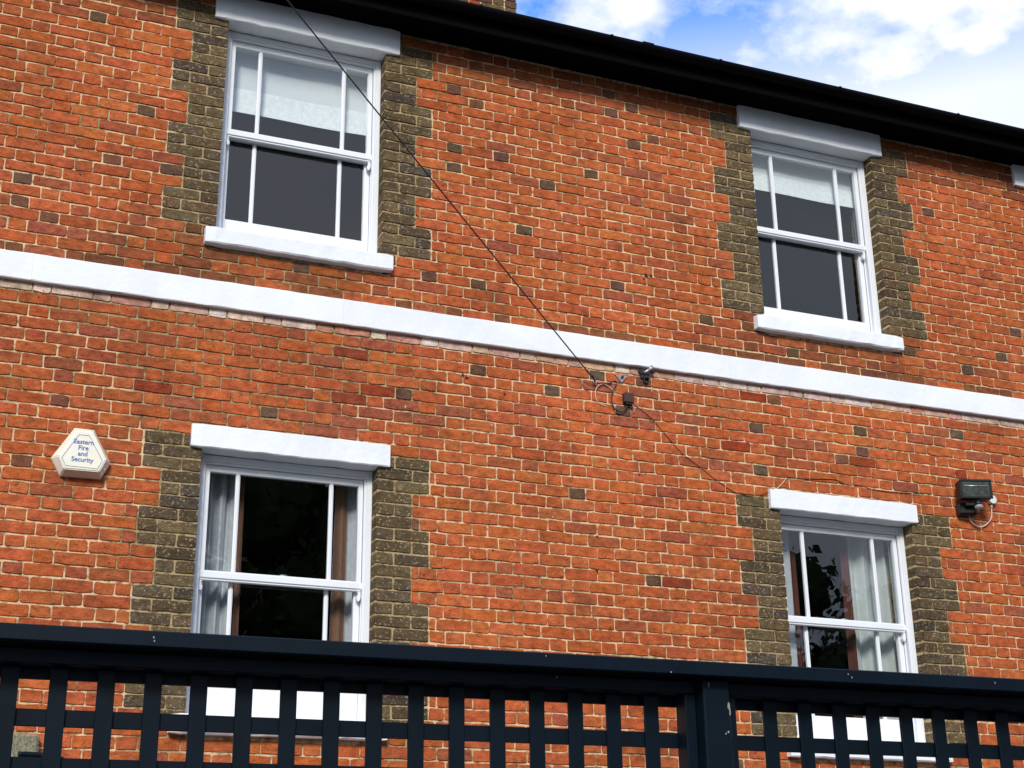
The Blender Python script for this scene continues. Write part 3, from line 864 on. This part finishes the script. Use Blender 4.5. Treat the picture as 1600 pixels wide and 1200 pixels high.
mb.build('cooling_fins', M_BPLAST, fb)
mb = MB(); mb.box(-.11, .03, .03, .112, -.165, -.075, .012); mb.box(-.07, 0, -.01, .05, -.115, -.079, .006); mb.build('mounting_base', M_BPLAST, fl)
mb = MB(); mb.tube([(.012, -.02, -.079), (.012, -.024, -.122)], .020, 12); sn = mb.build('sensor', M_BPLAST, fl)
mb = MB(); mb.tube([(.012, -.026, -.1225), (.012, -.028, -.130), (.012, -.030, -.140), (.012, -.031, -.146)], [.030, .031, .024, .010], 14); mb.build('sensor_lens', mat('grey_lens', (.30, .31, .32), .3), sn)
cb = thing('conduit_box', 'small round white conduit box on the wall beside the black floodlight', 'conduit box', (4.236, -.002, -.668))
mb = MB(); mb.tube([(0, 0, 0), (0, -.030, 0)], .030, 20); mb.tube([(0, -.0302, 0), (0, -.040, 0), (0, -.042, 0)], [.0325, .0325, .030], 20); mb.build('box_body', mat('white_plastic', (.70, .72, .66), .4), cb)
mb = MB(); mb.tube([(-.028, -.014, .004), (-.085, -.014, .012)], .010, 8); mb.tube([(0, -.014, -.028), (0, -.014, -.058)], .010, 8); mb.build('box_spout', mat('cream_conduit', (.58, .52, .42), .5), cb)
mb = MB(); mb.tube(smooth_path([(4.010, -.06, -.775), (4.014, -.03, -.800), (4.036, -.02, -.845), (4.078, -.018, -.872), (4.125, -.018, -.874), (4.180, -.018, -.846), (4.222, -.018, -.795), (4.236, -.016, -.718)]), .0045, 6)
tag(mb.build('cable', M_WCABLE), 'cream looped cable hanging below the floodlight and round white box', 'cable')

jb_ = thing('junction_box', 'small brown junction box with cables, below the string course', 'junction box', (1.353, -.002, -.253))
mb = MB(); mb.box(-.034, .034, -.040, 0, -.034, .033, .003); mb.build('box_body', M_BROWNBOX, jb_)
mb = MB(); mb.box(-.022, .026, -.034, -.006, -.048, -.0345, .002); mb.build('cable_entry', M_BPLAST, jb_)
br = thing('bracket_plate', 'grey triangular steel plate bolted to brick beneath the string course', 'wall plate', (1.317, -.001, -.112))
mb = MB(); mb.prism([(-.044, .018), (.0, -.032), (.044, .018)][::1], -.010, 0); mb.build('plate', M_METAL, br)
mb = MB(); mb.tube([(.002, -.0102, .004), (.002, -.026, .004)], .009, 6, smooth=False); mb.build('bolt', M_DMETAL, br)
cl = thing('cable_clamp', 'dark twin-lug cable clamp with shiny sleeve tucked under the string course', 'cable clamp', (1.50, -.002, -.06))
mb = MB(); mb.tube([(-.040, 0, .012), (-.040, -.016, .012)], .017, 12); mb.tube([(-.004, 0, -.050), (-.004, -.018, -.050)], .018, 12)
mb.box(-.040, .02, -.014, 0, -.034, .006, .003); mb.box(-.018, .012, -.018, -.001, -.055, .0, .003); mb.build('clamp_lugs', M_DMETAL, cl)
mb = MB(); mb.tube([(-.022, -.024, -.002), (.020, -.034, .030)], .0115, 10); mb.tube([(.018, -.030, .020), (.036, -.030, .052)], .0135, 10); mb.build('sleeve', M_METAL, cl)
mb = MB(); mb.tube([(.030, -.030, .012), (.052, -.022, .010)], .009, 8); mb.tube([(-.010, -.016, -.020), (.018, -.022, -.035)], .005, 8); mb.build('spring_clip', M_DMETAL, cl)

def cable(label, pts, r, m, n=6, seg=6):
    mb = MB(); mb.tube(smooth_path(pts, n), r, seg)
    return tag(mb.build('cable', m), label, 'cable')
AN = (1.105, -.045, -.172)
ey = thing('wall_eye', 'small steel eye in the wall where the overhead wire ends', 'wall hook', (1.118, 0, -.176))
mb = MB(); mb.tube([(0, .002, 0), (0, -.036, 0)], .004, 6); mb.tube([(-.012 + .012 * math.cos(a), -.043, .012 * math.sin(a)) for a in [k * math.pi / 6 for k in range(13)]], .0022, 5, cap=False); mb.build('eye_screw', M_METAL, ey)
# overhead wire: from the wall eye up past the eaves to a pole on the left
def ray_at(px, py, Y):
    d = RC @ Vector(((px - 800) / F, -(py - 600) / F, -1)); s = (Y - CAM.y) / d.y
    return CAM + d * s
A = Vector(AN); Q = ray_at(463, 0, -1.35)
P = A + (Q - A) * 3.9
mid = []
for k in range(41):
    s = k / 40; p = A.lerp(P, s); p.z -= .10 * math.sin(math.pi * s); mid.append(p)
mb = MB(); mb.tube(mid, .0044, 6)
tag(mb.build('overhead_wire', M_CABLE), 'thin black overhead wire slanting across the wall and eaves to the upper edge', 'wire')
pole = thing('utility_pole', 'tall weathered wooden utility pole carrying the overhead wire', 'utility pole', (P.x, P.y, GZ))
mb = MB(); mb.tube([(0, 0, 0), (0, 0, P.z - GZ + .5)], [.14, .10], 14); mb.build('pole_shaft', M_WOOD, pole)
mb = MB(); mb.tube([(0, 0, P.z - GZ), (.16, .1, P.z - GZ)], .012, 6); mb.build('pole_hook', M_METAL, pole)

cable('black cable curling from the wall eye round to the brown junction box', [(1.085, -.050, -.135), (1.112, -.030, -.172), (1.16, -.016, -.176), (1.215, -.014, -.166), (1.262, -.014, -.142), (1.276, -.014, -.150), (1.262, -.014, -.185), (1.238, -.016, -.235), (1.234, -.018, -.29), (1.250, -.02, -.336), (1.286, -.02, -.356), (1.322, -.02, -.344), (1.343, -.02, -.315), (1.347, -.02, -.297)], .0042, M_CABLE)
cable('loose white cable loop left of the brown junction box', [(1.262, -.010, -.222), (1.235, -.012, -.196), (1.195, -.014, -.176), (1.160, -.016, -.180), (1.130, -.016, -.205), (1.118, -.016, -.245), (1.124, -.014, -.285), (1.145, -.010, -.310), (1.20, -.006, -.325)], .0026, M_WCABLE)
cable('short white cable tail hanging from the brown junction box', [(1.378, -.03, -.296), (1.392, -.024, -.318), (1.400, -.012, -.345)], .0028, M_WCABLE)
mbp = [(1.380, -.012, -.290), (1.412, -.008, -.300), (1.470, -.007, -.328), (1.552, -.008, -.392), (1.64, -.007, -.485), (1.755, -.008, -.596), (1.882, -.008, -.676), (2.0, -.007, -.752), (2.114, -.007, -.812), (2.22, -.007, -.832), (2.32, -.007, -.818), (2.385, -.008, -.79)]
cable('thin dark cable running diagonally down the wall towards the lower right lintel', mbp, .0020, M_CABLE)
cable('thin dark cable clipped above the lower right lintel', [(2.545, -.007, -.668), (2.65, -.007, -.668), (2.752, -.007, -.660), (2.86, -.007, -.650), (2.939, -.007, -.648), (3.02, -.007, -.672), (3.12, -.007, -.668), (3.218, -.007, -.684), (3.36, -.007, -.690), (3.539, -.007, -.682), (3.64, -.007, -.676), (3.722, -.008, -.668)], .0026, M_CABLE)
cable('short pale cable end rising from the corner of the lower right lintel', [(2.40, -.035, -.772), (2.44, -.012, -.765), (2.49, -.009, -.728), (2.535, -.009, -.676)], .0026, M_WCABLE)

# square concrete block showing through the trellis at lower left
mb = MB(); mb.box(-2.36, -2.163, -.06, .004, -2.80, -2.565, .012)
o = mb.build('concrete_block', M_STONE); tag(o, 'lichened grey concrete block on the wall, seen through the trellis at far left', 'concrete block')
pp_ = thing('pipe', 'short blue-black pipe crossing the wall low down behind the trellis', 'pipe', (-2.16, -.03, -2.67))
mb = MB(); mb.tube(smooth_path([(-.10, -.045, .0), (0, -.03, .0), (.10, -.025, -.012), (.14, -.010, -.03), (.15, .03, -.04)]), .014, 10); mb.build('pipe_run', M_FENCE, pp_)

# ------------------------------------------------------------------ trellis fence
TH, FD = rad(-2.0), 3.35
dv = Vector((math.cos(TH), math.sin(TH), 0)); nv = Vector((-math.sin(TH), math.cos(TH), 0))
forg = CAM + nv * FD; 
fence = thing('trellis_fence', 'dark navy wooden trellis fence with capped top rail in front of the house', 'fence', (forg.x, forg.y, GZ), TH)
E0 = -(GZ - CAM.z)        # height of the eye above ground in fence space
def fz(z): return z + E0
rf_ = random.Random(3)
mb = MB(); mb.box(-1.6, 4.6, -.120, .040, fz(.608), fz(.6425), .0025); mb.build('cap_rail', M_FENCE, fence)
def post(u0, u1):
    mb = MB(); mb.box(u0, u1, -.080, .02, .0, fz(.6065), .004); return mb.build('post', M_FENCE, fence)
p1 = post(1.7045, 1.776); post(-1.16, -1.09); post(4.42, 4.49)
def panel(u0, u1, slats, z_top=.6065, zlow=-.10):
    f = MB()
    h = .0315
    f.box(u0, u1, -.045, .0092, fz(z_top - h), fz(z_top), .002)
    f.box(u0, u1, -.045, .012, fz(zlow - .04), fz(zlow), .002)
    f.box(u0, u0 + .030, -.0445, .0090, fz(zlow + .0003), fz(z_top - h - .0003), .002)
    f.box(u1 - .028, u1, -.0445, .0090, fz(zlow + .0003), fz(z_top - h - .0003), .002)
    # back lining of the head rail
    f.box(u0 + .0005, u1 - .0005, .0225, .034, fz(.553), fz(z_top - .001), .001)
    p = f.build('trellis_panel', M_FENCE, fence)
    for u in slats:
        jz = rf_.uniform(-.0008, .0008)
        s = MB(); s.box(u + jz, u + .0375 + jz, 0.0, .0095, fz(zlow), fz(z_top - h - .001), .0012); s.build('upright_slat', M_FENCE, p)
    z = .4885
    while z > zlow:
        s = MB(); s.box(u0 + .001, u1 - .001, .0102, .0195, fz(z - .0365), fz(z), .0012); s.build('cross_slat', M_FENCE, p)
        z -= .1003
    return p
s1 = [.188 + k * .0996 for k in range(-12, 15)]
panel(-1.085, 1.6995, s1)
s2 = [1.912 + k * .1003 for k in range(0, 25)]
panel(1.7795, 4.415, s2)
for a, b in ((-1.085, 1.6995), (1.7795, 4.415)):
    f = MB(); n = int((b - a) / .12)
    for k in range(n):
        x0 = a + (b - a) * k / n; x1 = a + (b - a) * (k + 1) / n
        f.box(x0 + .001, x1 - .001, -.02 + (.006 if k % 2 else 0), .004, .05, fz(-.145), .002)
    f.build('board_panel', M_FENCE, fence)
# chips, drips and bird marks on the paint
def chip(u, z, w, h, off, m=M_CHIP):
    mb = MB(); n = 7; poly = []
    for k in range(n):
        a = 2 * math.pi * k / n; q = rf_.uniform(.55, 1.0)
        poly.append((u + w / 2 * q * math.cos(a), fz(z) + h / 2 * q * math.sin(a)))
    mb.prism(poly, off - .0006, off + .001); mb.build('paint_chip', m, fence)
M_PALE = mat('pale_splash', (.30, .34, .36), .8)
chip(1.770, .545, .008, .020, -.080); chip(1.773, .53, .005, .028, -.080); chip(1.765, .482, .006, .008, -.080, M_PALE); chip(1.758, .478, .005, .006, -.080, M_PALE)
chip(1.719, .592, .0022, .018, -.080, M_PALE)
chip(1.336, .600, .004, .010, -.045, M_PALE); chip(1.28, .634, .002, .006, -.120, M_PALE)
for u, z in ((.385, .628), (.387, .620), (2.09, .630), (2.10, .622), (2.53, .628), (1.6, .612)): chip(u, z, .004, .006, -.120, M_PALE)

# ------------------------------------------------------------------ trees across the street (mirrored in the glass)
def tree(x, y, h, r, label, seed):
    q = random.Random(seed)
    t = thing('broadleaf_tree', label, 'tree', (x, y, GZ), group='trees standing across from the house')
    mb = MB(); mb.tube([(0, 0, 0), (.1, 0, h * .35), (0, .1, h * .75)], [.28, .2, .06], 10)
    for k in range(5):
        a = q.uniform(0, 6.3); mb.tube([(0.05, 0, h * .3 + k * .4), (math.cos(a) * r * .5, math.sin(a) * r * .5, h * .55 + k * .3)], [.1, .03], 6)
    mb.build('trunk', M_BARK, t)
    mb = MB()
    cl_ = [(q.uniform(-1, 1) * r * .75, q.uniform(-1, 1) * r * .75, h * .35 + q.random() * h * .55, r * q.uniform(.28, .5)) for _ in range(26)]
    for cx, cy, cz, cr2 in cl_:
        bmc = bmesh.new(); bmesh.ops.create_icosphere(bmc, subdivisions=1, radius=cr2 * .72, matrix=Matrix.Translation((cx, cy, min(cz, h - cr2 * .6)))); mb.add_bm(bmc); bmc.free()
        for _ in range(260):
            v = Vector((q.gauss(0, 1), q.gauss(0, 1), q.gauss(0, 1))).normalized() * cr2 * q.uniform(.6, 1.05)
            c = Vector((cx, cy, min(cz + v.z * .8, h))) + Vector((v.x, v.y, 0))
            a = Vector((q.gauss(0, 1), q.gauss(0, 1), q.gauss(0, 1))).normalized(); b = a.cross(v).normalized() * q.uniform(.06, .14); a = a * q.uniform(.06, .14)
            mb.quad(c - a, c - b, c + a, c + b)
    mb.build('crown', M_LEAF, t)
tree(3.2, -19, 12.5, 4.3, 'tall dark broadleaf tree opposite the left windows', 1)
tree(9.5, -21, 13.0, 4.4, 'tallest broadleaf tree, opposite the middle of the wall', 2)
tree(17, -20, 9.6, 4.0, 'lower rounded tree opposite the right windows', 3)
tree(24, -23, 10.2, 4.0, 'far right broadleaf tree across the street', 4)
tree(-7.5, -21, 11, 4.2, 'leftmost broadleaf tree across the street', 5)
